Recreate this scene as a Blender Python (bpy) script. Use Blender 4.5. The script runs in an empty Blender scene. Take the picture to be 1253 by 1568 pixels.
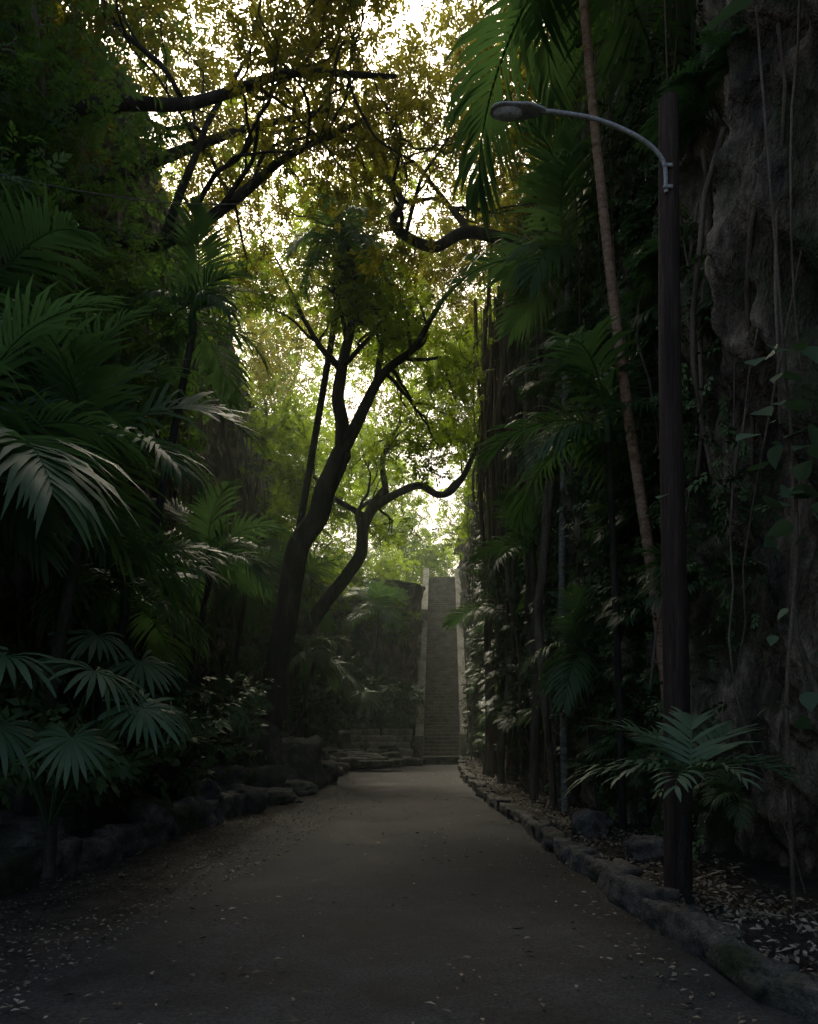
import bpy, math, random
import numpy as np
from mathutils import Vector
rng=np.random.default_rng(7); random.seed(7)
S=bpy.context.scene
# ---------------- noise
T=rng.random((64,64,64))
def vn(x,y,z):
    xi=np.floor(x).astype(int);yi=np.floor(y).astype(int);zi=np.floor(z).astype(int)
    fx=x-xi;fy=y-yi;fz=z-zi
    fx=fx*fx*(3-2*fx);fy=fy*fy*(3-2*fy);fz=fz*fz*(3-2*fz)
    def t(a,b,c): return T[(xi+a)%64,(yi+b)%64,(zi+c)%64]
    a=t(0,0,0)*(1-fx)+t(1,0,0)*fx; b=t(0,1,0)*(1-fx)+t(1,1,0)*fx
    c=t(0,0,1)*(1-fx)+t(1,0,1)*fx; d=t(0,1,1)*(1-fx)+t(1,1,1)*fx
    return ((a*(1-fy)+b*fy)*(1-fz)+(c*(1-fy)+d*fy)*fz)*2-1
def fbm(x,y,z,o=4):
    s=0;a=1.0
    for i in range(o):
        s=s+a*vn(x+i*7.3,y+i*3.1,z+i*5.7); a*=.5; x=x*2;y=y*2;z=z*2
    return s
# ---------------- mesh builder
class MB:
    def __init__(s): s.v=[];s.f=[];s.n=0
    def add(s,v,f,mat=0,rnd=None,smooth=True):
        v=np.asarray(v,float).reshape(-1,3); f=np.asarray(f,int)
        if rnd is None: rnd=rng.random()
        s.v.append(v); s.f.append((f+s.n,mat,np.broadcast_to(np.asarray(rnd,float),(len(f),)),smooth)); s.n+=len(v)
    def build(s,name,mats,parent=None):
        v=np.concatenate(s.v); loops=np.concatenate([f.ravel() for f,_,_,_ in s.f])
        tot=np.concatenate([np.full(len(f),f.shape[1]) for f,_,_,_ in s.f])
        mi=np.concatenate([np.full(len(f),m) for f,m,_,_ in s.f])
        rn=np.concatenate([r for _,_,r,_ in s.f]); sm=np.concatenate([np.full(len(f),q) for f,_,_,q in s.f])
        me=bpy.data.meshes.new(name)
        me.vertices.add(len(v)); me.vertices.foreach_set('co',v.ravel().astype(np.float32))
        me.loops.add(len(loops)); me.loops.foreach_set('vertex_index',loops.astype(np.int32))
        me.polygons.add(len(tot)); st=np.concatenate([[0],np.cumsum(tot)[:-1]])
        me.polygons.foreach_set('loop_start',st.astype(np.int32)); me.polygons.foreach_set('loop_total',tot.astype(np.int32))
        for m in mats: me.materials.append(m)
        me.polygons.foreach_set('material_index',mi.astype(np.int32))
        me.polygons.foreach_set('use_smooth',sm.astype(bool))
        at=me.attributes.new('rnd','FLOAT','FACE'); at.data.foreach_set('value',rn.astype(np.float32))
        me.update(calc_edges=True); me.validate()
        o=bpy.data.objects.new(name,me); S.collection.objects.link(o)
        if parent: o.parent=parent
        return o
def empty(name):
    o=bpy.data.objects.new(name,None); S.collection.objects.link(o); return o
def rot(yaw,pitch,roll):
    cy,sy=np.cos(yaw),np.sin(yaw);cp,sp=np.cos(pitch),np.sin(pitch);cr,sr=np.cos(roll),np.sin(roll)
    R=np.empty(yaw.shape+(3,3))
    R[...,0,0]=cy*cp;R[...,0,1]=-sy*cr-cy*sp*sr;R[...,0,2]=sy*sr-cy*sp*cr
    R[...,1,0]=sy*cp;R[...,1,1]=cy*cr-sy*sp*sr;R[...,1,2]=-cy*sr-sy*sp*cr
    R[...,2,0]=sp;R[...,2,1]=cp*sr;R[...,2,2]=cp*cr
    return R
def scatter(mb,tv,tf,R,Tt,sc,mat=0,rnd=None):
    N=len(Tt); 
    if N==0: return
    v=np.einsum('nij,kj->nki',R,tv)*np.asarray(sc).reshape(-1,1,1)+Tt[:,None,:]
    f=tf[None]+np.arange(N)[:,None,None]*len(tv)
    if rnd is None: rnd=rng.random(N)
    r=np.repeat(rnd,len(tf))+rng.normal(0,.08,N*len(tf))
    mb.add(v.reshape(-1,3),f.reshape(-1,tf.shape[1]),mat,r)
def catmull(P,n=6):
    P=np.asarray(P,float);P=np.vstack([2*P[0]-P[1],P,2*P[-1]-P[-2]]);o=[]
    for i in range(1,len(P)-2):
        for t in np.arange(n)/n:
            o.append(.5*((2*P[i])+(-P[i-1]+P[i+1])*t+(2*P[i-1]-5*P[i]+4*P[i+1]-P[i+2])*t*t+(-P[i-1]+3*P[i]-3*P[i+1]+P[i+2])*t**3))
    o.append(P[-2]);return np.array(o)
def tube(mb,P,r,sides=8,mat=0,flute=0,cap=True,rnd=None):
    P=np.asarray(P,float);n=len(P);r=np.broadcast_to(np.asarray(r,float),(n,)) if np.ndim(r)==0 or len(r)==n else np.interp(np.linspace(0,1,n),np.linspace(0,1,len(r)),r)
    t=np.gradient(P,axis=0);t/=np.linalg.norm(t,axis=1)[:,None]+1e-9
    up=np.array([0,0,1.]) if abs(t[0,2])<.8 else np.array([0,1.,0])
    a=np.cross(t,up);a/=np.linalg.norm(a,axis=1)[:,None]+1e-9;b=np.cross(t,a)
    th=np.linspace(0,2*np.pi,sides,endpoint=False);ph=rng.random()*6
    rr=r[:,None]*(1+flute*np.sin(th*3+ph)[None]+flute*.7*np.sin(th*5+ph*2+np.linspace(0,2,n)[:,None]))
    v=P[:,None]+rr[...,None]*(np.cos(th)[None,:,None]*a[:,None]+np.sin(th)[None,:,None]*b[:,None])
    i=np.arange(n-1)[:,None]*sides;j=np.arange(sides);k=(j+1)%sides
    f=np.stack([i+j,i+k,i+sides+k,i+sides+j],-1).reshape(-1,4)
    mb.add(v.reshape(-1,3),f,mat,rnd)
    if cap: 
        mb.add(v[-1],[list(range(sides))],mat,rnd); mb.add(v[0],[list(range(sides))[::-1]],mat,rnd)
def grid(mb,V,mat=0,smooth=True,flip=False,rnd=.5):
    n,m,_=V.shape;i=np.arange(n-1)[:,None]*m;j=np.arange(m-1)[None]
    f=np.stack([i+j,i+m+j,i+m+j+1,i+j+1],-1).reshape(-1,4)
    if flip:f=f[:,::-1]
    mb.add(V.reshape(-1,3),f,mat,rnd,smooth)
def box(mb,x0,x1,y0,y1,z0,z1,mat=0,b=.015):
    c=[(x0+b,z0),(x1-b,z0),(x1,z0+b),(x1,z1-b),(x1-b,z1),(x0+b,z1),(x0,z1-b),(x0,z0+b)]
    cx,cz=(x0+x1)/2,(z0+z1)/2
    R=[]
    for y,s in ((y0,b),(y0+b,0),(y1-b,0),(y1,b)):
        R.append([(x-(s if x>cx else -s),y,z-(s if z>cz else -s)) for x,z in c])
    v=np.array(R);f=[]
    for i in range(3):
        for j in range(8): f.append([i*8+j,i*8+(j+1)%8,i*8+8+(j+1)%8,i*8+8+j])
    mb.add(v.reshape(-1,3),f,mat,None,False)
    mb.add(v[0],[list(range(8))[::-1]],mat,None,False);mb.add(v[3],[list(range(8))],mat,None,False)
import bmesh
def ico(sub):
    bm=bmesh.new();bmesh.ops.create_icosphere(bm,subdivisions=sub,radius=1)
    v=np.array([q.co[:] for q in bm.verts]);f=np.array([[q.index for q in p.verts] for p in bm.faces]);bm.free();return v,f
IV,IF=ico(4);IV3,IF3=ico(3)
def rock(mb,c,s,yaw=0,blocky=.5,amp=.15,mat=0,hi=False):
    v,f=(IV,IF) if hi else (IV3,IF3)
    m=np.abs(v).max(1)[:,None];w=v*(1-blocky)+v/m*blocky*.85
    o=rng.random(3)*50
    n=fbm(w[:,0]*1.3+o[0],w[:,1]*1.3+o[1],w[:,2]*1.3+o[2],4)
    w=w*(1+amp*n)[:,None]*np.array(s)*.5
    cy,sy=math.cos(yaw),math.sin(yaw);w=np.stack([w[:,0]*cy-w[:,1]*sy,w[:,0]*sy+w[:,1]*cy,w[:,2]],1)
    mb.add(w+np.array(c),f,mat)
# ---------------- materials
def newmat(n):
    m=bpy.data.materials.new(n);m.use_nodes=True;nt=m.node_tree;nt.nodes.clear();return m,nt,nt.nodes,nt.links
def leafmat(n,stops,trans,mixf=.4,rough=.45,spec=.4):
    m,nt,N,L=newmat(n);o=N.new('ShaderNodeOutputMaterial');p=N.new('ShaderNodeBsdfPrincipled')
    at=N.new('ShaderNodeAttribute');at.attribute_name='rnd';cr=N.new('ShaderNodeValToRGB')
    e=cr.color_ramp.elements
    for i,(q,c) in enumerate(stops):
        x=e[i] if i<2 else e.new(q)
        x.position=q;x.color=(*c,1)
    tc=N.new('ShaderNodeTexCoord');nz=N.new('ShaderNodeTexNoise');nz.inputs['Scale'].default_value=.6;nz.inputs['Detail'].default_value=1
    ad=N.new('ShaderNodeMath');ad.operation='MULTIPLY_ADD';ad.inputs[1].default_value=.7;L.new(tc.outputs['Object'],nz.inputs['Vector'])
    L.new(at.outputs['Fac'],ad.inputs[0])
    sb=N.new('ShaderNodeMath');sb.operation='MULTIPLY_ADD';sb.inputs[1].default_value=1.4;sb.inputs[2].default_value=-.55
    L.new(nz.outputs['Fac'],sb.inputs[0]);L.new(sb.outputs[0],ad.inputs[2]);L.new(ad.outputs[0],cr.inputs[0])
    L.new(cr.outputs[0],p.inputs['Base Color']);p.inputs['Roughness'].default_value=rough;p.inputs['Specular IOR Level'].default_value=spec
    if mixf<=0: L.new(p.outputs[0],o.inputs[0]);return m
    tr=N.new('ShaderNodeBsdfTranslucent');mx=N.new('ShaderNodeMixShader')
    mc=N.new('ShaderNodeMix');mc.data_type='RGBA';mc.inputs[0].default_value=.7;L.new(cr.outputs[0],mc.inputs[6]);mc.inputs[7].default_value=(*trans,1)
    L.new(mc.outputs[2],tr.inputs[0]);mx.inputs[0].default_value=mixf
    L.new(p.outputs[0],mx.inputs[1]);L.new(tr.outputs[0],mx.inputs[2]);L.new(mx.outputs[0],o.inputs[0]);return m
def rockmat(n,c1,c2,c3,scale=1,zs=.25,bump=.6,bd=.08,rough=.9,moss=None,mossamt=.5,fine=14,bz=1):
    m,nt,N,L=newmat(n);o=N.new('ShaderNodeOutputMaterial');p=N.new('ShaderNodeBsdfPrincipled');L.new(p.outputs[0],o.inputs[0])
    tc=N.new('ShaderNodeTexCoord');mp=N.new('ShaderNodeMapping');mp.inputs['Scale'].default_value=(scale,scale,scale*zs);L.new(tc.outputs['Object'],mp.inputs[0])
    a=N.new('ShaderNodeTexNoise');a.inputs['Scale'].default_value=1.6;a.inputs['Detail'].default_value=5;a.inputs['Roughness'].default_value=.7;L.new(mp.outputs[0],a.inputs[0])
    cr=N.new('ShaderNodeValToRGB');e=cr.color_ramp.elements;e[0].position=.36;e[0].color=(*c1,1);e[1].position=.68;e[1].color=(*c3,1);x=e.new(.5);x.color=(*c2,1)
    L.new(a.outputs[0],cr.inputs[0]);col=cr.outputs[0]
    b=N.new('ShaderNodeTexNoise');b.inputs['Scale'].default_value=fine*scale;b.inputs['Detail'].default_value=4;b.inputs['Roughness'].default_value=.7
    m3=N.new('ShaderNodeMapping');m3.inputs['Scale'].default_value=(1,1,bz);L.new(tc.outputs['Object'],m3.inputs[0]);L.new(m3.outputs[0],b.inputs[0])
    if moss:
        c=N.new('ShaderNodeTexNoise');c.inputs['Scale'].default_value=1.1;c.inputs['Detail'].default_value=4;L.new(tc.outputs['Object'],c.inputs[0])
        mr=N.new('ShaderNodeMapRange');mr.inputs[1].default_value=.62-.25*mossamt;mr.inputs[2].default_value=.72-.2*mossamt;L.new(c.outputs[0],mr.inputs[0])
        mx=N.new('ShaderNodeMix');mx.data_type='RGBA';L.new(mr.outputs[0],mx.inputs[0]);L.new(col,mx.inputs[6]);mx.inputs[7].default_value=(*moss,1);col=mx.outputs[2]
    m2=N.new('ShaderNodeMix');m2.data_type='RGBA';m2.blend_type='MULTIPLY';m2.inputs[0].default_value=.8
    r2=N.new('ShaderNodeMapRange');r2.inputs[1].default_value=.3;r2.inputs[2].default_value=.7;r2.inputs[3].default_value=.3;r2.inputs[4].default_value=1.35;L.new(b.outputs[0],r2.inputs[0])
    L.new(col,m2.inputs[6]);L.new(r2.outputs[0],m2.inputs[7]);L.new(m2.outputs[2],p.inputs['Base Color'])
    p.inputs['Roughness'].default_value=rough
    bm=N.new('ShaderNodeBump');bm.inputs['Strength'].default_value=bump;bm.inputs['Distance'].default_value=bd;L.new(b.outputs[0],bm.inputs['Height'])
    L.new(bm.outputs[0],p.inputs['Normal']);return m
def plain(n,c,rough=.5,metal=0):
    m=rockmat(n,[q*.75 for q in c],c,[min(1,q*1.15) for q in c],2,1,.15,.005,rough,fine=20);m.node_tree.nodes['Principled BSDF'].inputs['Metallic'].default_value=metal;return m
M_cliff=rockmat('limestone',(.03,.025,.018),(.15,.12,.085),(.54,.45,.33),1.5,.3,1,.14,.8,(.04,.06,.018),.55,5,.5)
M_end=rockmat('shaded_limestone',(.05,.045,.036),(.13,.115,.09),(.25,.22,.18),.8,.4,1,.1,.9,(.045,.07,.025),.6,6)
M_bark=rockmat('bark',(.02,.017,.013),(.05,.042,.032),(.11,.095,.075),3,.2,.8,.03,.85,(.03,.04,.018),.2)
M_root=rockmat('aerial_root',(.07,.054,.036),(.18,.14,.10),(.33,.27,.19),4,.12,.7,.02,.8)
M_palmbark=rockmat('palm_trunk_bark',(.20,.11,.06),(.42,.26,.165),(.54,.38,.26),3,2.5,.5,.02,.8)
M_greytrunk=rockmat('grey_palm_bark',(.12,.12,.10),(.26,.26,.22),(.4,.39,.33),3,2.5,.5,.02,.8)
M_soil=rockmat('soil',(.02,.016,.012),(.045,.038,.028),(.09,.075,.055),1.5,1,.9,.05,.95,fine=20)
M_stone=rockmat('kerb_stone',(.055,.052,.046),(.14,.132,.12),(.28,.26,.23),2,1,1,.05,.9,(.045,.065,.025),.4)
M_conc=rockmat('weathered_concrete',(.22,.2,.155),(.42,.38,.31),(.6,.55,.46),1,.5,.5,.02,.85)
M_step=rockmat('limestone_steps',(.14,.105,.085),(.27,.215,.175),(.4,.33,.27),1.2,1,.5,.03,.85)
M_pole=rockmat('weathered_wood_pole',(.02,.013,.010),(.06,.038,.028),(.11,.075,.055),6,.06,.9,.02,.85,None,.5,8,.08)
M_metal=plain('lamp_metal',(.5,.51,.51),.5,.1)
M_lens=plain('lamp_lens',(.6,.6,.57),.2)
M_cable=plain('cable_rubber',(.12,.12,.12),.6)
def pathmat():
    m,nt,N,L=newmat('worn_asphalt');o=N.new('ShaderNodeOutputMaterial');p=N.new('ShaderNodeBsdfPrincipled');L.new(p.outputs[0],o.inputs[0])
    tc=N.new('ShaderNodeTexCoord')
    a=N.new('ShaderNodeTexNoise');a.inputs['Scale'].default_value=.9;a.inputs['Detail'].default_value=7;a.inputs['Roughness'].default_value=.72;L.new(tc.outputs['Object'],a.inputs[0])
    cr=N.new('ShaderNodeValToRGB');e=cr.color_ramp.elements;e[0].position=.38;e[0].color=(.017,.018,.018,1);e[1].position=.68;e[1].color=(.075,.076,.075,1);L.new(a.outputs[0],cr.inputs[0])
    b=N.new('ShaderNodeTexNoise');b.inputs['Scale'].default_value=45;b.inputs['Detail'].default_value=5;b.inputs['Roughness'].default_value=.7;L.new(tc.outputs['Object'],b.inputs[0])
    r=N.new('ShaderNodeMapRange');r.inputs[1].default_value=.3;r.inputs[2].default_value=.7;r.inputs[3].default_value=.3;r.inputs[4].default_value=1.7;L.new(b.outputs[0],r.inputs[0])
    mx=N.new('ShaderNodeMix');mx.data_type='RGBA';mx.blend_type='MULTIPLY';mx.inputs[0].default_value=1;L.new(cr.outputs[0],mx.inputs[6]);L.new(r.outputs[0],mx.inputs[7]);L.new(mx.outputs[2],p.inputs['Base Color'])
    rr=N.new('ShaderNodeMapRange');rr.inputs[1].default_value=.3;rr.inputs[2].default_value=.7;rr.inputs[3].default_value=.65;rr.inputs[4].default_value=.98;L.new(a.outputs[0],rr.inputs[0]);L.new(rr.outputs[0],p.inputs['Roughness']);p.inputs['Specular IOR Level'].default_value=.3
    bm=N.new('ShaderNodeBump');bm.inputs['Strength'].default_value=1;bm.inputs['Distance'].default_value=.02;L.new(b.outputs[0],bm.inputs['Height']);L.new(bm.outputs[0],p.inputs['Normal']);return m
M_path=pathmat()
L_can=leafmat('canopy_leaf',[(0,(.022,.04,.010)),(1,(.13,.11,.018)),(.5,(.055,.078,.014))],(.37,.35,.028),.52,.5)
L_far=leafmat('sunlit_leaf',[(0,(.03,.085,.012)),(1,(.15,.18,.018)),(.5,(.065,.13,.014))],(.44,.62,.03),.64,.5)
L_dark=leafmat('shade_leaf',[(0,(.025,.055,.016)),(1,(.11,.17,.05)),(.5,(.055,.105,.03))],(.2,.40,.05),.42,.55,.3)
L_ivy=leafmat('ivy_leaf',[(0,(.035,.07,.022)),(1,(.13,.21,.08)),(.5,(.07,.13,.04))],(.15,.25,.05),0,.55,.3)
L_palm=leafmat('palm_leaf',[(0,(.035,.075,.033)),(1,(.11,.17,.08)),(.5,(.06,.12,.05))],(.17,.36,.08),.33,.47,.4)
L_fan=leafmat('fan_palm_leaf',[(0,(.045,.09,.045)),(1,(.13,.2,.11)),(.5,(.075,.14,.07))],(.15,.3,.09),.2,.5,.35)
L_litter=leafmat('dead_leaf',[(0,(.04,.03,.02)),(1,(.42,.38,.3)),(.5,(.17,.14,.1))],(.1,.08,.05),0,.7,.3)
# ---------------- leaf templates
def leafq(p,d,up,L,w):
    d=np.array(d,float);d/=np.linalg.norm(d);s=np.cross(up,d);s/=np.linalg.norm(s)+1e-9;u=np.cross(d,s);p=np.array(p,float)
    return [p,p+d*L*.45+s*w*.5+u*w*.15,p+d*L,p+d*L*.45-s*w*.5+u*w*.15]
def sprig(nl,ll,lw):
    V=[];F=[]
    for i in range(nl):
        t=(i+1)/nl;side=1 if i%2 else -1
        p=(t*.8,0,.04*math.sin(i*2.1));d=(.6+.4*t,side*(1-.6*t),random.uniform(-.4,.25))
        if i==nl-1:d=(1,0,-.2)
        q=leafq(p,d,(0,random.uniform(-.4,.4),1),ll*random.uniform(.8,1.15),lw);F.append([len(V)+k for k in range(4)]);V+=q
    return np.array(V),np.array(F)
SPR=[sprig(8,.36,.17),sprig(9,.32,.15),sprig(7,.4,.2)]
SPRB=[sprig(5,.6,.26),sprig(6,.55,.3)]
def clump(mb,c,r,n,size,mat=0,spr=SPR,flat=.75,rb=None):
    k=len(spr);c=np.array(c,float)
    d=rng.normal(size=(n,3));d/=np.linalg.norm(d,axis=1)[:,None];q=rng.random(n)**.45
    P=c+d*q[:,None]*np.array([r,r,r*flat])*(1+.35*vn(d[:,0]*2+c[0],d[:,1]*2+c[1],d[:,2]*2+c[2]))[:,None]
    yaw=rng.random(n)*6.28;pit=rng.normal(-.15,.55,n);rol=rng.normal(0,.8,n);R=rot(yaw,pit,rol)
    b=rng.random() if rb is None else rb
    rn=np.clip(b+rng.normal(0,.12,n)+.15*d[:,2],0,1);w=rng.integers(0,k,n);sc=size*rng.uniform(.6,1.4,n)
    for i in range(k):
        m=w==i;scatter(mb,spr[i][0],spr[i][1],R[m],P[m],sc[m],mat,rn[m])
def frond(nl=30,L=1.,e0=1.0,droop=1.6,ll=.42,w=.028,hang=.5,seg=3):
    n=14;s=np.linspace(0,1,n);el=e0-droop*s**1.2;d=np.stack([np.cos(el),0*el,np.sin(el)],1)
    P=np.vstack([[0,0,0],np.cumsum((d[1:]+d[:-1])/2*(L/(n-1)),0)])
    V=[];F=[]
    def strip(pts,wd,sd):
        b=len(V)
        for p,ww in zip(pts,wd): V.append(p+sd*ww/2);V.append(p-sd*ww/2)
        for i in range(len(pts)-1):F.append([b+2*i,b+2*i+1,b+2*i+3,b+2*i+2])
    side=np.array([0,1,0])
    strip(P,np.linspace(.022,.006,n)*L,side)
    strip(P,np.linspace(.022,.006,n)*L,np.array([.3,0,.9]))
    for i in range(nl):
        t=.14+.86*(i+.5)/nl
        p=np.array([np.interp(t,s,P[:,k]) for k in range(3)]);e=np.interp(t,s,el)
        tg=np.array([math.cos(e),0,math.sin(e)]);up=np.array([-math.sin(e),0,math.cos(e)])
        a=math.radians(72-48*t);lf=ll*L*(.45+.9*math.sin(math.pi*min(1,.15+t*.8)))*.75
        for sg in (1,-1):
            if random.random()<.06: continue
            dd=tg*math.cos(a)+sg*side*math.sin(a)+up*(.3+random.uniform(-.16,.16));dd/=np.linalg.norm(dd)
            l=lf*random.uniform(.75,1.15);pts=[p]
            for k in range(seg):
                dd=dd+np.array([0,0,-1])*hang*random.uniform(.7,1.4)/seg*(.6+k*.6);dd/=np.linalg.norm(dd);pts.append(pts[-1]+dd*l/seg)
            sd=np.cross(dd,up);sd/=np.linalg.norm(sd)+1e-9;sd=sd*.8+tg*.5;sd/=np.linalg.norm(sd)
            strip(pts,np.array([.5,1,.8,.06][:seg+1])*w*L,sd)
    return np.array(V),np.array(F)
FR=[frond(32,1,1.1,1.7,.42,.03,.55),frond(34,1,.9,2.0,.42,.028,.9),frond(30,1,.6,1.3,.45,.03,.7),frond(32,1,1.25,1.3,.40,.03,.4),frond(30,1,.3,1.4,.42,.03,.9)]
FRS=[frond(13,1,.7,1.2,.5,.06,.35),frond(12,1,.5,1.2,.5,.065,.5)]
def crown(mb,c,L,n,mat,hi=1.3,lo=-.3):
    c=np.array(c,float)
    for i in range(n):
        t=(i+.5)/n;yaw=(i*2.39996+c[0]*3)%6.2832
        T_=FR[random.choice([0,1,3])] if t<.5 else FR[random.choice([1,2,4])]
        pit=hi*.35*(1-t)+(lo*t)
        R=rot(np.array([yaw+random.uniform(-.25,.25)]),np.array([pit+random.uniform(-.18,.18)]),np.array([random.uniform(-.5,.5)]))
        scatter(mb,T_[0],T_[1],R,c[None]+[0,0,0],[L*random.uniform(.75,1.12)],mat)
def ring_trunk(mb,P,r0,r1,mat,step=.12):
    Q=catmull(P,10);L=np.linalg.norm(np.diff(Q,axis=0),axis=1).sum();n=max(20,int(L/step*2))
    s=np.concatenate([[0],np.cumsum(np.linalg.norm(np.diff(Q,axis=0),axis=1))])/L;u=np.linspace(0,1,n)
    W=np.stack([np.interp(u,s,Q[:,k]) for k in range(3)],1);r=(r0+(r1-r0)*u)*(1+.09*((np.arange(n)%2)-.5));tube(mb,W,r,10,mat)
def palm(name,P,L,n,r0=.07,r1=.05,tm=None,lm=None,hi=1.3,lo=-.5):
    mb=MB();ring_trunk(mb,P,r0,r1,0);t=np.array(P[-1],float)
    tube(mb,[t,t+[0,0,.25*L/1.5],t+[0,0,.5*L/1.5]],[r1*1.3,r1*1.1,r1*.3],8,1)
    crown(mb,t+[0,0,.2],L,n,1,hi,lo);return mb.build(name,[tm or M_palmbark,lm or L_palm])
# ---------------- ground, path
mb=MB();X=np.array([-400,-150,-60,-20,-8,-4,0,3,8,20,60,150,400.]);Y=np.array([-300,-100,-30,-8,0,8,16,24,32,40,60,100,200,500.])
V=np.zeros((len(X),len(Y),3));V[...,0]=X[:,None];V[...,1]=Y[None];V[...,2]=-.006;grid(mb,V,0,True,False);mb.build('ground',[M_soil])
mb=MB();Y=np.concatenate([np.linspace(-14,4,20),np.linspace(4.2,40,240)]);s=np.linspace(0,1,30)
le=np.interp(Y,[-14,3,6,10,15,20,24,28,31,38],[-2.8,-2.55,-2.4,-2.25,-2.2,-2.3,-2.5,-2.6,-2.4,-1.0])+.1*fbm(Y*1.1,Y*0,Y*0)+.05*fbm(Y*6,Y*0,Y*0)
re=np.interp(Y,[-14,4,5,7,12,22,34,38],[4.5,2.2,1.98,1.95,1.8,1.7,2.1,2.6])
V=np.zeros((len(Y),30,3));V[...,0]=le[:,None]*(1-s)+re[:,None]*s;V[...,1]=Y[:,None];V[...,2]=.012+.012*fbm(V[...,0]*.6,V[...,1]*.6,V[...,0]*0);grid(mb,V,0,True,True)
mb.build('paved_path',[M_path])
mb=MB();Y=np.linspace(-14,38,260);s=np.linspace(0,1,24);k0=np.interp(Y,[-14,4,5,7,12,22,34,38],[4.6,2.35,2.1,2.05,1.9,1.8,2.4,2.6])
V=np.zeros((260,24,3));V[...,0]=k0[:,None]+s*2.2;V[...,1]=Y[:,None];V[...,2]=.17+.12*s+.05*fbm(V[...,0]*2,V[...,1]*2,V[...,0]*0);grid(mb,V,0,True,True);mb.build('planting_bed',[M_soil])
mb=MB();Y=np.linspace(-14,42,260);s=np.linspace(0,1,30);k1=np.interp(Y,[-14,7,9,12,19,24,42],[-4.6,-4.05,-3.75,-3.45,-2.9,-3.2,-2.8])
V=np.zeros((260,30,3));V[...,0]=k1[:,None]-s*4.2;V[...,1]=Y[:,None];V[...,2]=.15+1.5*s**1.4+.14*fbm(V[...,0],V[...,1],V[...,0]*0);grid(mb,V,0,True,False);mb.build('planting_bed',[M_soil])
def kerb(pts,w,h,name):
    mb=MB();P=catmull(pts,20);d=np.concatenate([[0],np.cumsum(np.linalg.norm(np.diff(P[:,:2],axis=0),axis=1))]);t=0
    while t<d[-1]:
        l=random.uniform(.3,.9);c=[np.interp(t+l/2,d,P[:,k]) for k in range(3)];e=[np.interp(t+l/2+.1,d,P[:,k]) for k in range(3)]
        yaw=math.atan2(e[1]-c[1],e[0]-c[0]);hh=h*random.uniform(.75,1.25)
        rock(mb,(c[0]+random.uniform(-.04,.04),c[1],hh*.38),(l*1.25,w*random.uniform(.85,1.3),hh*1.35),yaw+random.uniform(-.15,.15),.85,.24,0,True)
        t+=l*.97
    return mb.build(name,[M_stone])
kerb([(4.6,-4,0),(3.2,1,0),(2.35,4,0),(2.06,5.3,0),(2.0,8,0),(1.88,12,0),(1.72,17,0),(1.72,22,0),(1.9,28,0),(2.3,35,0)],.26,.24,'stone_kerb')
kerb([(-4.6,-3,0),(-4.4,3,0),(-4.05,7,0),(-3.7,9,0),(-3.4,12,0),(-3.2,14.5,0)],.36,.4,'stone_kerb')
mb=MB()
for c,s_ in [((-3.1,15,.2),(1.2,.7,.6)),((-2.75,16.5,.12),(.9,.7,.35)),((-3.3,17.5,.35),(1.0,1,.9)),((-2.6,18.5,.15),(1.1,.9,.4)),((-3.9,19.0,.7),(1.8,1.6,2.3)),((-3.1,20.5,.5),(2.0,1.7,1.9)),((-2.4,22,.3),(1.0,1,.8)),((-4.9,18,.8),(1.6,1.6,2.2)),((-3.6,13.6,.3),(.8,.8,.9)),((-4.6,14.5,.5),(1.4,1,1.3)),((-3.9,16.0,.35),(1.2,1.2,1.0)),((-3.6,11.2,.3),(.7,.6,.6)),((-4.2,8.6,.3),(.9,.7,.7)),((-4.6,10,.6),(1.0,.9,1.3)),((-3.0,24.5,.25),(1.2,.9,.7)),((-3.4,26.5,.4),(1.3,1,1.1)),((2.35,10.2,.3),(.5,.5,.4)),((2.5,8.4,.28),(.5,.4,.35))]:
    rock(mb,c,s_,random.random()*3,.4,.32,0,True)
mb.build('boulders',[M_stone])
mb=MB()
for i in range(46):
    y=random.uniform(25,35);x=random.uniform(-3.3,-.5) if y>28 else random.uniform(-3.2,-2.2)
    rock(mb,(x,y,.1+.06*(y-25)),(random.uniform(.5,1.4),random.uniform(.5,.9),random.uniform(.2,.5)),random.uniform(-.3,.3),.75,.18)
for i in range(9): rock(mb,(-2.8+i*.36+random.uniform(-.1,.1),29.5+.3*i+random.uniform(-.3,.3),.15),(random.uniform(.6,1.0),.6,random.uniform(.3,.6)),random.uniform(-.4,.4),.8,.16)
for k in range(5):
    for j in range(4): rock(mb,(-2.2+j*.66+random.uniform(-.1,.1),33.0+k*.6,.2+k*.28),(.8,.8,.36),0,.85,.08,1)
rock(mb,(-.3,35.8,.8),(.6,.6,1.9),0,.85,.1);rock(mb,(-2.6,32.2,.7),(.6,.6,1.6),0,.8,.12)
mb.build('stone_ledge',[M_stone,M_conc])
mb=MB();rock(mb,(1.35,33.2,.13),(1.8,.6,.5),.03,.9,.06,0,True);mb.build('stone_step',[M_stone])
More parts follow.
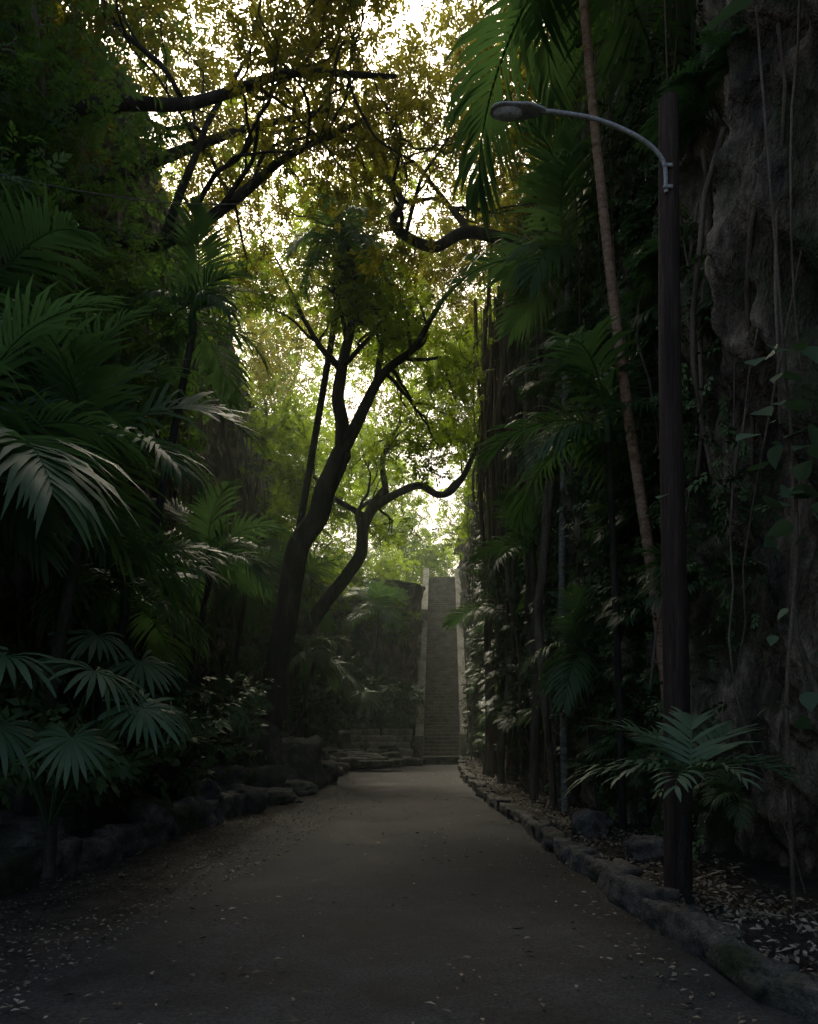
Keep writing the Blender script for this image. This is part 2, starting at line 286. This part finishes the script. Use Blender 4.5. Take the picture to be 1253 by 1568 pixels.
# ---------------- staircase
st=empty('staircase');NS=66;rise=.18;run=.26;Y0=38.
cx=lambda y:1.57+(y-Y0)*.042
mb=MB();W=.9
for i in range(NS):
    y=Y0+i*run;z=i*rise;c=cx(y);j=random.uniform(-.012,.012)
    box(mb,c-W,c+W,y+j,y+run+.05,z-.25 if i else 0,z+rise,0,.02)
mb.build('steps',[M_step],st)
def swall(name,off,t,h,mat,y0,y1,cop):
    mb=MB()
    n=24;ys=np.linspace(y0,y1,n);c=cx(ys)+off;zt=(ys-Y0)/run*rise+h+rise
    V=np.zeros((n,5,3))
    for k,(dx,zz) in enumerate([(-t/2,None),(-t/2,1),(t/2,1),(t/2,None)]): V[:,k,0]=c+dx;V[:,k,1]=ys;V[:,k,2]=zt if zz else zt-3
    grid(mb,V[:,:4],0,False);mb.add(V[0,:4],[[0,1,2,3]],0);
    V=np.zeros((n,5,3));tt=t/2+.05
    for k,(dx,dz) in enumerate([(-tt,0.004),(-tt,cop),(tt,cop),(tt,.004),(-tt,.004)]): V[:,k,0]=c+dx;V[:,k,1]=ys-.03;V[:,k,2]=zt+dz
    grid(mb,V,1,False);mb.add(V[0,:4],[[0,1,2,3]],1)
    box(mb,c[0]-t/2-.09,c[0]+t/2+.09,y0-.5,y0+.02,0,zt[0]+.35,1,.03)
    ym=49.;zm=(ym-Y0)/run*rise+h+rise;box(mb,cx(ym)+off-t/2-.09,cx(ym)+off+t/2+.09,ym-.25,ym+.25,zm-1,zm+.6,1,.03)
    mb.build(name,[mat,M_conc],st)
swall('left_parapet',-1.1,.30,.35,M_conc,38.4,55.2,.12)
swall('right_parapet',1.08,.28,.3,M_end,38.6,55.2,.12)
# ---------------- cliffs
def cliff(name,poly,hf,mat,amp=.35,rib=.16,res=1.,flip=False,sgn=1,seed=0):
    P=np.array(poly,float);d=np.concatenate([[0],np.cumsum(np.linalg.norm(np.diff(P,axis=0),axis=1))])
    u=[0.]
    while u[-1]<d[-1]:
        yy=np.interp(u[-1],d,P[:,1]);u.append(u[-1]+max(.035,.0055*abs(yy))*res if yy>4 else u[-1]+.3)
    u=np.array(u);u=u[u<=d[-1]];bx=np.interp(u,d,P[:,0]);by=np.interp(u,d,P[:,1])
    k=7;ker=np.ones(k)/k;bx[3:-3]=np.convolve(bx,ker,'valid');by[3:-3]=np.convolve(by,ker,'valid')
    t=np.stack([np.gradient(bx),np.gradient(by)],1);t/=np.linalg.norm(t,axis=1)[:,None];nx=t[:,1]*sgn;ny=-t[:,0]*sgn
    nz=280;w=np.linspace(0,1,nz)
    H=hf(bx,by);Z=w[None]*H[:,None]-.1
    UU=u[:,None]+Z*0+seed;wr=.35*vn(UU*.8,Z*.5,Z*0+3)
    big=fbm(UU*.28,Z*.2,Z*0+seed,3)*amp
    ribn=1-np.abs(fbm(UU*2.1+wr*2,Z*.25,Z*0+9,4));med=fbm(UU*1.8,Z*1.2,Z*0+20,5)*.18
    rid=-np.abs(fbm(UU*1.1+wr,Z*.7,Z*0+33,4))*.38
    D=big+rib*(ribn-.7)+med+rid+.1
    V=np.zeros((len(u),nz,3));V[...,0]=bx[:,None]+nx[:,None]*D;V[...,1]=by[:,None]+ny[:,None]*D;V[...,2]=Z
    mb=MB();grid(mb,V,0,True,flip)
    return mb.build(name,[mat])
cliff('limestone_cliff',[(5.6,-14),(4.6,0),(3.35,6),(3.15,8),(3.35,10),(2.95,12.5),(3.0,16),(2.75,20),(3.0,24),(2.9,29),(3.1,38),(3.3,44),(4.1,62)],lambda x,y:np.interp(y,[-14,0,5,9,60],[1,2,8.5,15,14.])+0*x,M_cliff,.35,.3,1,False,-1,0)
cliff('limestone_cliff',[(-8.6,-14),(-7,4),(-5.9,9),(-6.3,15),(-6.0,20),(-6.3,27),(-6.6,36),(-6.4,40.5),(-4.5,42.3),(-2,42.3),(0.0,42.5),(.35,44),(.9,60)],lambda x,y:np.interp(y,[-14,2,6,12,36,42,44,60],[1,2,6,15,15,9.5,9.5,12]),M_cliff,.4,.3,1,True,1,40)
mb=MB()
def sheet(x0,x1,y0,y1,z):
    xs=np.linspace(x0,x1,12);ys=np.linspace(y0,y1,12);V=np.zeros((12,12,3));V[...,0]=xs[:,None];V[...,1]=ys[None];V[...,2]=z;grid(mb,V)
sheet(-200,-6.3,12,42,14.7);sheet(-200,.3,42.6,58.2,9.2);sheet(-200,200,58.2,300,11.7);sheet(3.2,200,10,58.1,14.1)
mb.build('hill',[M_soil])
# ---------------- trees
def grow(mb,p,d,L,r,depth,tips,mat=0):
    p=np.array(p,float);d=np.array(d,float);d/=np.linalg.norm(d);P=[p];n=5
    for i in range(n):
        d=d+rng.normal(0,.3,3)+[0,0,.03];d/=np.linalg.norm(d);P.append(P[-1]+d*L/n)
    Q=catmull(P,3);tube(mb,Q,[r,r*.55],6 if r<.05 else 8,mat,0,False)
    if depth==0: tips.append(P[-1]);tips.append(P[3]);return
    for k in range(random.choice([2,3,3])):
        t=random.uniform(.4,1) if k else 1.;i=int(t*(len(Q)-1));nd=d+rng.normal(0,.65,3);grow(mb,Q[i],nd,L*random.uniform(.55,.8),r*.5,depth-1,tips,mat)
def tree(name,limbs,leaf,size,dens=22,cr=.7,subd=2,subL=2.,bark=None):
    mb=MB();tips=[]
    for P,r0,r1,ns in limbs:
        Q=catmull(P,8);Q=Q+.05*np.stack([vn(Q[:,2]*1.3,Q[:,1],Q[:,0]),vn(Q[:,2]*1.3,Q[:,0],Q[:,1]),0*Q[:,0]],1)*r0*8
        tube(mb,Q,[r0,r1],12,0,.07)
        for k in range(ns):
            i=int(len(Q)*random.uniform(.45,.98));dd=(Q[min(i+1,len(Q)-1)]-Q[i-1]);dd/=np.linalg.norm(dd)
            grow(mb,Q[i],dd*.6+rng.normal(0,.6,3)+[0,0,.25],subL*random.uniform(.7,1.2),max(.03,np.interp(i/len(Q),[0,1],[r0,r1])*.5),subd,tips)
    for t in tips:
        clump(mb,t,cr*random.uniform(.7,1.3),dens,size,1)
    return mb.build(name,[bark or M_bark,leaf])
tree('shade_tree',[([(-3.9,20,.3),(-3.4,20,2.4),(-3.05,20,4.4),(-2.75,20,6),(-2.2,20,7.4),(-1.6,20,8.5)],.34,.24,0),
 ([(-1.6,20,8.4),(-1.75,20.1,9.6),(-1.65,20.2,10.9),(-1.35,20.4,12.8),(-1.7,20.5,14.5)],.2,.06,5),
 ([(-1.62,20,8.5),(-1.1,19.8,9.5),(-.6,19.6,10.3),(.2,19.5,11),(.9,19.4,12.1)],.17,.05,5),
 ([(-1.65,20.2,10.6),(-2.3,20,11.2),(-2.9,19.8,12.2)],.1,.04,3),
 ([(-.8,19.7,10),(-.7,20.4,11.3),(-.5,21,13)],.09,.04,3)],L_far,.32,14,.7)
tree('shade_tree',[([(-4.8,28,.8),(-4.2,28,3.6),(-3.3,28,5.3),(-1.9,28,7.2),(-1.5,28,8.8),(-.8,28,9.9)],.3,.17,1),
 ([(-1.4,28,9.1),(-.6,27.8,9.6),(.3,27.5,9.9),(1.0,27.2,9.5),(1.6,27,9.7),(2.3,27,11),(2.5,27,12.6)],.15,.08,4),
 ([(-1.5,28,8.9),(-2.6,28,9.6),(-3.5,28.4,10.6)],.12,.06,3),([(-.8,28,9.8),(-.9,28.2,11.2),(-.3,28.5,12.5)],.12,.05,3)],L_far,.4,18,.85)
tree('spreading_tree',[([(-6.4,13,10.),(-5.2,13.4,9.9),(-4.4,14,10.1),(-3.1,14.2,11.0),(-2.2,14.4,11.9),(-.8,14.8,12.9)],.17,.04,6),
 ([(-6.4,15,11.5),(-4.8,15,12.2),(-3.4,15.2,12.9),(-1.5,15.5,13.6)],.15,.04,4),([(-4.3,14,10.2),(-3.8,14,11.6),(-2.9,14,13.3)],.09,.03,3),
 ([(-6.6,12.5,10.6),(-5,12.6,11.4),(-3.4,12.8,11.6),(-1.9,13.2,12.4),(-.2,13.6,12.7)],.14,.04,5)],L_can,.25,13,.65)
tree('spreading_tree',[([(4.6,17,11.),(3.0,17,11.7),(1.3,17,12.1),(.5,17,11.8),(-.3,17,12.3),(-.15,17.2,13),(-.7,17.3,13.8),(-.9,17.4,14.7)],.15,.05,6),
 ([(1.3,17,12.1),(.9,17.5,13),(.1,18,14.4)],.08,.03,3)],L_can,.25,13,.65)
mb=MB()
def field(n,xr,yr,zr,r,k,size,mat,dens=None,spr=SPR):
    c=0;tr=0
    while c<n and tr<n*20:
        tr+=1;x,y,z=random.uniform(*xr),random.uniform(*yr),random.uniform(*zr)
        if dens and random.random()>dens(x,y,z): continue
        clump(mb,(x,y,z),random.uniform(*r),k,size*random.uniform(.85,1.15),mat,spr);c+=1
den=lambda x,y,z: .8 if (-4.6<x<.4 and y<24) else (.42 if -4.6<x<.6 else 1.)
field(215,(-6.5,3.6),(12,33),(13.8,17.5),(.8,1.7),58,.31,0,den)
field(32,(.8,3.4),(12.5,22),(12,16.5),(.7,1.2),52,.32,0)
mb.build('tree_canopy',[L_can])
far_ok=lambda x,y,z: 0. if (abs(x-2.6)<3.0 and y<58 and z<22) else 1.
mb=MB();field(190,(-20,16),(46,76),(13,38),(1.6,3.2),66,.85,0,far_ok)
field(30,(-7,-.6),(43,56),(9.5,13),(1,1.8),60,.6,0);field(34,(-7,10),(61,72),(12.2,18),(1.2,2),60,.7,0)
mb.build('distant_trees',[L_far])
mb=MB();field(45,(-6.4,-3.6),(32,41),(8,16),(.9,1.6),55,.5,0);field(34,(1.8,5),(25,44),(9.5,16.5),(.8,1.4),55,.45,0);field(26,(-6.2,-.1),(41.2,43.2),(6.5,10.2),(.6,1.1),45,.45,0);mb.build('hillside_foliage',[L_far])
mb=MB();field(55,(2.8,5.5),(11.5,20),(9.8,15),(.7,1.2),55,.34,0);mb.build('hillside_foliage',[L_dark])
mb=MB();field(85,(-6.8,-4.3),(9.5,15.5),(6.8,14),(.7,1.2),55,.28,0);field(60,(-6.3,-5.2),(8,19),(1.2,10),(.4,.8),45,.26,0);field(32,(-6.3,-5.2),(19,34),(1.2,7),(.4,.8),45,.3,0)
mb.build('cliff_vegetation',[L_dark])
mb=MB();field(70,(-5.6,-3.4),(8,26),(.6,2.4),(.35,.6),34,.30,0,None,SPRB);field(34,(-5.5,.2),(34.5,42),(.8,4.6),(.5,.9),46,.5,0,None,SPRB);field(30,(2.5,3),(12,36),(.6,3.5),(.3,.55),36,.3,0)
mb.build('undergrowth_shrubs',[L_ivy])
mb=MB()
def rx(y): return np.interp(y,[6,8,10,12.5,16,20,24,29,38],[3.2,2.98,3.15,2.78,2.83,2.58,2.8,2.75,2.95])
for (yc,zc,ry,rz,k) in [(11,3,1.2,1.8,1700),(12,6.5,1.6,1.6,900),(15,5,2,2.4,1300),(20,4,4,3,1400),(30,6,6,4,1800),(10.2,8,1.2,2,800),(8.2,5.2,.8,1.3,260),(7.2,3.4,.4,1.3,120),(8.6,1.2,.8,.8,200)]:
    y=rng.normal(yc,ry*.6,k);z=np.abs(rng.normal(zc,rz*.6,k));x=rx(y)-.0-rng.random(k)*.3
    scatter(mb,SPR[0][0],SPR[0][1],rot(rng.random(k)*6.28,rng.normal(-.6,.5,k),rng.normal(0,.6,k)),np.stack([x,y,z],1),.2*rng.uniform(.6,1.4,k),0)
mb.build('ivy',[L_ivy])
mb=MB()
for i in range(105):
    if i<75: y=random.uniform(9.5,18.5);x=-5.3+random.uniform(-.7,.4);z1=random.uniform(5,13.5)
    else: y=random.uniform(7,24);x=float(rx(y))-random.uniform(.05,.3);z1=random.uniform(5,12)
    z0=max(1.5,z1-random.uniform(2,6));n=int((z1-z0)/.13)
    z=np.linspace(z1,z0,n);px=x+.2*fbm(z*.4+i,z*0,z*0,2);py=y+.25*fbm(z*.4+i,z*0+9,z*0,2);P=np.stack([px,py,z],1);tube(mb,P[::3],.012,4,1)
    q=rng.random(n)<.7;m=int(q.sum());scatter(mb,SPR[1][0],SPR[1][1],rot(rng.random(m)*6.28,rng.normal(-.8,.4,m),rng.normal(0,.6,m)),P[q],.2*rng.uniform(.6,1.5,m),0,np.clip(random.random()+rng.normal(0,.1,m),0,1))
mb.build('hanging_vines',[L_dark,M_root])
mb=MB()
for i in range(150):
    if i<95: y=random.uniform(8.8,34) if i%4 else random.uniform(7.2,11);x=float(rx(y))-.02;bz=math.pi
    else: y=random.uniform(9,34);x=-5.7;bz=0
    z=random.uniform(.8,8);L=random.uniform(.35,.8)*(1 if i<95 else 1.4)
    for j in range(6):
        t=FR[random.choice([1,2,4])]
        scatter(mb,t[0],t[1],rot(np.array([bz+random.uniform(-1.3,1.3)]),np.array([random.uniform(-.1,.5)]),np.array([random.uniform(-.3,.3)])),np.array([[x,y,z]]),[L],0)
mb.build('ferns',[L_palm])
# ---------------- hanging roots
mb=MB()
def hang(x,y,z0,z1,r,wob=.12,sides=6):
    n=max(5,int((z1-z0)/.4));z=np.linspace(z1,z0,n);o=random.random()*50
    tube(mb,np.stack([x+wob*fbm(z*.35+o,z*0,z*0,3),y+wob*fbm(z*.35+o,z*0+5,z*0,3),z],1),[r,r*.7],sides,0,.1)
for i in range(34):
    y=random.uniform(11,34);z1=random.uniform(4,13.5);z0=random.choice([.1,random.uniform(.5,z1-2),random.uniform(.5,z1-2)]);hang(float(rx(y))-random.uniform(.05,.3),y,z0,z1,random.choice([.012,.02,.03,.05]),.3)
for i in range(80):
    y=random.uniform(18.5,22.5);a=random.random();hang(1.85+1.2*a,y-a,random.uniform(5,9)-1.5*a,random.uniform(10.5,13.5),random.choice([.015,.025,.04,.06]),.16)
for i in range(14):
    y=random.uniform(6.0,9.3);hang(float(rx(y))-random.uniform(0,.15),y,random.choice([.1,2,4]),random.uniform(5,8),random.choice([.008,.012,.018,.03]),.4)
for x,y,r,h in [(2.35,19.3,.13,9),(2.4,15,.13,8),(2.38,13.4,.09,6),(2.15,22,.12,8),(2.5,23,.2,13),(2.7,19.8,.24,12.5),(2.35,21.5,.12,12.5)]:
    hang(x,y,.05,h,r,.22,9)
for i in range(50):
    y=random.uniform(10,34);hang(-5.6+random.uniform(-.5,.3),y,random.uniform(1,5),random.uniform(8,14),random.choice([.015,.03,.06]),.3)
mb.build('hanging_roots',[M_root])
# ---------------- palms
palm('palm_tree',[(3.15,9.2,.2),(2.9,9.2,2.7),(2.5,9.2,5.45),(2.2,9.2,8),(1.95,9.2,10.7)],2.9,12,.075,.05,M_palmbark,None,1.2,-.7)
palm('palm_tree',[(2.55,13,.2),(2.5,13,4),(2.6,13,8.9)],2.2,11,.065,.055,M_greytrunk)
palm('palm_tree',[(2.75,10.2,.2),(2.6,10,3),(2.4,9.6,5.0)],1.6,12,.05,.04,M_bark)
palm('palm_tree',[(2.7,14.5,.2),(2.5,14.5,3),(2.4,14.5,4.6)],1.5,10,.05,.04,M_greytrunk)
palm('palm_tree',[(2.5,21,.2),(2.4,21,2.5),(2.3,21,4.4)],1.6,9,.07,.05,M_greytrunk)
palm('palm_tree',[(2.8,11.6,.2),(2.65,11.6,1.5),(2.55,11.5,2.5)],1.1,10,.05,.04,M_bark)
palm('palm_tree',[(-4.3,24,.8),(-3.2,22,6),(-2.0,20.5,11.5),(-1.7,20,13.3)],2.0,14,.12,.08,M_bark)
for P,L,n,hi in [([(-4.4,7.4,.4),(-4.2,7.4,2.4),(-4.1,7.4,3.7)],2.3,12,1.0),([(-4.4,9.2,.5),(-4.0,9.3,3.),(-3.8,9.4,4.5)],2.1,12,.7),([(-5,13,1),(-4.3,13.5,5),(-3.8,14,8.5)],1.8,12,1.),
  ([(-4.7,11.5,.8),(-4.3,11.5,2.4),(-4.1,11.5,3.2)],1.8,12,1),([(-4.6,16,.8),(-4.2,16,3.5),(-4,16,4.6)],1.8,12,1),([(-5.2,22,1),(-4.7,22,4),(-4.5,22,5.4)],2.,12,1),
  ([(-5.2,9.5,1),(-5.2,9.4,4),(-5.1,9.3,6.2)],1.9,11,.7),([(-3.9,27,.8),(-3.4,27,3),(-3.2,27,3.8)],1.8,12,1),([(-1.6,36,1.2),(-1.5,36,4),(-1.4,36,6.5)],2.1,12,1),([(-4.9,31,1.2),(-4.6,31,5),(-4.4,31,6.8)],2.2,12,1)]:
    palm('palm_tree',P,L,n,.08,.06,M_bark,None,hi)
mb=MB()
for yw,pt,L in [(3.0,.0,.95),(2.5,.35,.9),(3.5,.1,.75),(1.9,.5,.8),(.6,.3,.9),(-.2,.1,.9),(1.2,.6,.8),(-.7,-.1,.8),(4.2,.0,.7),(5.0,.1,.7)]:
    t=random.choice(FRS);scatter(mb,t[0],t[1],rot(np.array([yw]),np.array([pt]),np.array([0.])),np.array([[2.12,6.0,1.2]]),[L*.9],1)
ring_trunk(mb,[(2.2,6.1,.15),(2.06,6.0,.5),(2.12,6,1.25)],.035,.03,0,.06)
mb.build('small_palm',[M_bark,L_fan])
def fan(nb=26,arc=5.4):
    V=[];F=[]
    for i in range(nb):
        a=-arc/2+arc*(i+.5)/nb;w=arc/nb/2
        st_=[(0.02,1.),(.35,1.),(.6,.92),(.82,.5),(1.,.05)];ln=(1-.25*abs(a/arc*2)**2)*random.uniform(.88,1.06);b=len(V);dr=random.uniform(.25,.65)
        for r,ww in st_:
            z=.12*(i%2)*r*.3-(r**2.2)*dr+.25*r*abs(math.sin(a/2));
            for sg in (-1,1):
                aa=a+sg*w*ww;V.append((r*ln*math.cos(aa),r*ln*math.sin(aa),z+(.02*sg*r if i%2 else -.02*sg*r)))
        for k in range(4):F.append([b+2*k,b+2*k+1,b+2*k+3,b+2*k+2])
    return np.array(V),np.array(F)
FANS=[fan(),fan(24,5.0),fan(28,5.6)]
def fanpalm(base,heads):
    mb=MB();base=np.array(base,float)
    ring_trunk(mb,[base,base+[.02,0,.25],base+[.03,0,.5]],.06,.05,0,.06)
    for h,s,yw,pt in heads:
        h=np.array(h,float);m=(base+[0,0,.5]+h)/2+[0,0,.15];tube(mb,catmull([base+[0,0,.45],m,h],5),[.014,.008],5,1);F_=random.choice(FANS)
        scatter(mb,F_[0],F_[1],rot(np.array([yw]),np.array([pt]),np.array([random.uniform(-.4,.4)])),h[None],[s],1)
    mb.build('fan_palm',[M_bark,L_fan])
fanpalm((-3.35,7.4,.2),[((-2.6,6.6,2.05),.5,-.9,-.2),((-2.25,6.7,1.75),.45,-.3,-.4),((-3.2,6.3,2.15),.58,-1.9,-.1),((-2.75,6.5,1.5),.42,-1.2,-.8),((-3.8,6.8,2.2),.55,-2.4,-.3),((-3.3,6.4,1.6),.5,-1.3,-.7)])
fanpalm((-4.2,10.5,.5),[((-3.3,9.8,2.4),.6,-.8,-.5),((-3.8,9.7,2.7),.6,-1.4,-.3),((-3.0,10,1.8),.5,-.4,-.7),((-4.4,9.8,2.4),.6,-2.1,-.5)])
fanpalm((-3.2,29,.6),[((-2.2,28.5,3.4),.9,-.8,-.5),((-2.9,28.2,3.8),.9,-1.4,-.5),((-3.8,28.4,3.3),.9,-2.2,-.5),((-1.6,28.6,2.8),.8,-.5,-.6)])
fanpalm((-.8,36,1.0),[((-.2,35.5,3.0),.8,-.8,-.5),((-.9,35.2,3.3),.8,-1.4,-.5),((-1.6,35.4,2.8),.8,-2.2,-.5),((-.4,35.2,2.2),.7,-1.,-.8)])
HV=[];HF=[]
pr=[(0,.03),(.12,.36),(.3,.46),(.55,.38),(.8,.18),(1,.01)]
for r,w in pr: HV+= [(r,-w,.08*w-.15*r*r),(r,0,-.15*r*r-.03),(r,w,.08*w-.15*r*r)]
for k in range(5):
    for j in range(2):HF.append([k*3+j,k*3+j+1,k*3+4+j,k*3+3+j])
HV=np.array(HV,float);HF=np.array(HF)
mb=MB();k=46;z=np.concatenate([rng.uniform(2.9,4.4,38),rng.uniform(1.5,2.6,8)]);x=rng.normal(2.74,.1,k);y=rng.normal(5.75,.15,k)
scatter(mb,HV,HF,rot(rng.normal(-1.9,.9,k),rng.normal(-.3,.35,k),rng.normal(0,.4,k)),np.stack([x,y,z],1),.15*rng.uniform(.6,1.4,k),0)
scatter(mb,HV,HF,rot(np.array([-2.6,-2.3,-.6]),np.array([-.5,-.3,-.5]),np.zeros(3)),np.array([[2.62,6.2,7.2],[2.1,6.55,3.5],[2.25,6.5,3.45]]),[.55,.13,.13],0)
tube(mb,catmull([(2.9,6,.2),(2.8,5.9,1.8),(2.85,5.85,3),(2.75,5.85,4.4),(2.7,6.2,7.2)],8),[.02,.01],6,1)
mb.build('climbing_philodendron',[L_fan,M_root])
# ---------------- street lamp
sl=empty('street_lamp');mb=MB()
z=np.linspace(.05,6.95,60);tube(mb,np.stack([2.3-.013*z+.01*np.sin(z),6.8+0*z,z],1),[.12,.08],16,0,.02);mb.build('pole',[M_pole],sl)
mb=MB();A=catmull([(2.17,6.72,6.1),(2.14,6.71,6.36),(1.95,6.7,6.54),(1.6,6.68,6.68),(1.25,6.66,6.73),(1.1,6.66,6.74)],8);tube(mb,A,.018,10,0)
for zz in (6.14,6.32): box(mb,2.14,2.22,6.69,6.72,zz-.015,zz+.015,0,.005)
mb.build('arm',[M_metal],sl)
mb=MB();xs=np.linspace(0,1,16);th=np.linspace(0,2*np.pi,20,endpoint=False)
wy=np.interp(xs,[0,.12,.3,.8,.95,1],[.03,.055,.09,.10,.08,.03]);wz=np.interp(xs,[0,.12,.3,.8,.95,1],[.024,.036,.044,.036,.026,.010])
V=np.zeros((16,21,3));t2=np.append(th,th[0]);V[...,0]=1.14-xs[:,None]*.46;V[...,1]=6.66+wy[:,None]*np.cos(t2);V[...,2]=6.74+wz[:,None]*np.where(np.sin(t2)>0,np.sin(t2),.45*np.sin(t2));grid(mb,V);mb.build('lamp_head',[M_metal],sl)
mb=MB();th=np.linspace(0,2*np.pi,20);rr=np.linspace(1,0.02,6);V=np.zeros((6,20,3));V[...,0]=.83+.13*rr[:,None]*np.cos(th);V[...,1]=6.66+.075*rr[:,None]*np.sin(th);V[...,2]=6.726-.05*np.sqrt(1-rr[:,None]**2+1e-6);grid(mb,V);mb.build('lens',[M_lens],sl)
mb=MB();tube(mb,[(.93,6.66,6.76),(.93,6.66,6.80),(.93,6.66,6.815)],[.024,.024,.015],12,0);mb.build('photocell',[M_cable],sl)
mb=MB();s=np.linspace(0,1,40);tube(mb,np.stack([-6.1+3.6*s,6.5+6.*s,7.0+2.8*s-.35*4*s*(1-s)],1),.008,6,0);mb.build('overhead_cable',[M_cable])
# ---------------- litter
mb=MB();tv=np.array([(0,0,0),(.45,.22,.12),(1,0,.02),(.45,-.22,.1)]);tf=np.array([[0,1,2,3]])
k=7000;y=4+rng.random(k)**1.5*28;u=rng.random(k);x=np.interp(y,[4,5,7,12,22,34],[2.4,2.1,2.08,1.95,1.85,2.3])+u*1.0;z=.2+.055*u+.05*fbm(x*2,y*2,x*0)+.02
scatter(mb,tv,tf,rot(rng.random(k)*6.28,rng.normal(0,.35,k),rng.normal(0,.4,k)),np.stack([x,y,z],1),rng.uniform(.03,.09,k),0)
k=5500;y=4+rng.random(k)**1.3*16;x=np.interp(y,[4,7,9,12,20],[-4.2,-4.0,-3.6,-3.3,-2.8])+rng.random(k)**1.3*2.0;z=np.where(x<-2.4,.01,.03)+.01
scatter(mb,tv,tf,rot(rng.random(k)*6.28,rng.normal(0,.15,k),rng.normal(0,.3,k)),np.stack([x,y,z],1),rng.uniform(.02,.06,k),0,rng.random(k)*.75)
k=1500;y=4+rng.random(k)**1.4*26;x=rng.uniform(-2.4,1.8,k);q=(fbm(x*.8,y*.5,x*0)>-.35)|(rng.random(k)<.3);x=x[q];y=y[q];k=len(x)
scatter(mb,tv,tf,rot(rng.random(k)*6.28,rng.normal(0,.1,k),rng.normal(0,.3,k)),np.stack([x,y,0*x+.035],1),rng.uniform(.015,.08,k),0,rng.random(k)**2.2)
k=350;y=4+rng.random(k)**1.3*14;x=1.85-np.abs(rng.normal(0,.25,k))
scatter(mb,tv,tf,rot(rng.random(k)*6.28,rng.normal(0,.1,k),rng.normal(0,.3,k)),np.stack([x,y,0*x+.035],1),rng.uniform(.02,.06,k),0)
mb.build('leaf_litter',[L_litter])
# ---------------- humid mist filling the far half of the canyon
m,nt,N,L=newmat('humid_air');o=N.new('ShaderNodeOutputMaterial');vs=N.new('ShaderNodeVolumeScatter');vs.inputs['Density'].default_value=.0028;vs.inputs['Anisotropy'].default_value=.35;vs.inputs['Color'].default_value=(.8,.95,.85,1);L.new(vs.outputs[0],o.inputs['Volume'])
mb=MB();v=np.array([(x,y,z) for x in (-14,12) for y in (9,60) for z in (-.5,19)],float)
mb.add(v,[[0,1,3,2],[4,6,7,5],[0,4,5,1],[2,3,7,6],[0,2,6,4],[1,5,7,3]],0,None,False);mb.build('mist',[m])
# ---------------- light
w=bpy.data.worlds.new('World');S.world=w;w.use_nodes=True;nt=w.node_tree;bg=nt.nodes['Background']
sk=nt.nodes.new('ShaderNodeTexSky');sk.sky_type='NISHITA';sk.sun_disc=False;el=math.radians(44);az=math.radians(-10);sk.sun_elevation=el;sk.sun_rotation=az
sk.air_density=1.1;sk.dust_density=7;sk.ozone_density=.5
nt.links.new(sk.outputs[0],bg.inputs[0]);bg.inputs[1].default_value=.15
sv=Vector((math.sin(az)*math.cos(el),math.cos(az)*math.cos(el),math.sin(el)))
ld=bpy.data.lights.new('sun','SUN');ld.energy=5.;ld.angle=math.radians(14);ld.color=(1,.9,.7)
lo=bpy.data.objects.new('sun',ld);S.collection.objects.link(lo);lo.rotation_euler=(-sv).to_track_quat('-Z','Y').to_euler()
S.view_settings.view_transform='Standard';S.view_settings.look='None';S.view_settings.exposure=0
# ---------------- camera
cd=bpy.data.cameras.new('camera');co=bpy.data.objects.new('camera',cd);S.collection.objects.link(co);S.camera=co
co.location=(0,0,1.6);co.rotation_euler=(math.radians(90),0,0);cd.sensor_fit='VERTICAL';cd.sensor_height=36;cd.sensor_width=36;cd.lens=28;cd.shift_y=.209;cd.clip_end=2000;cd.clip_start=.05
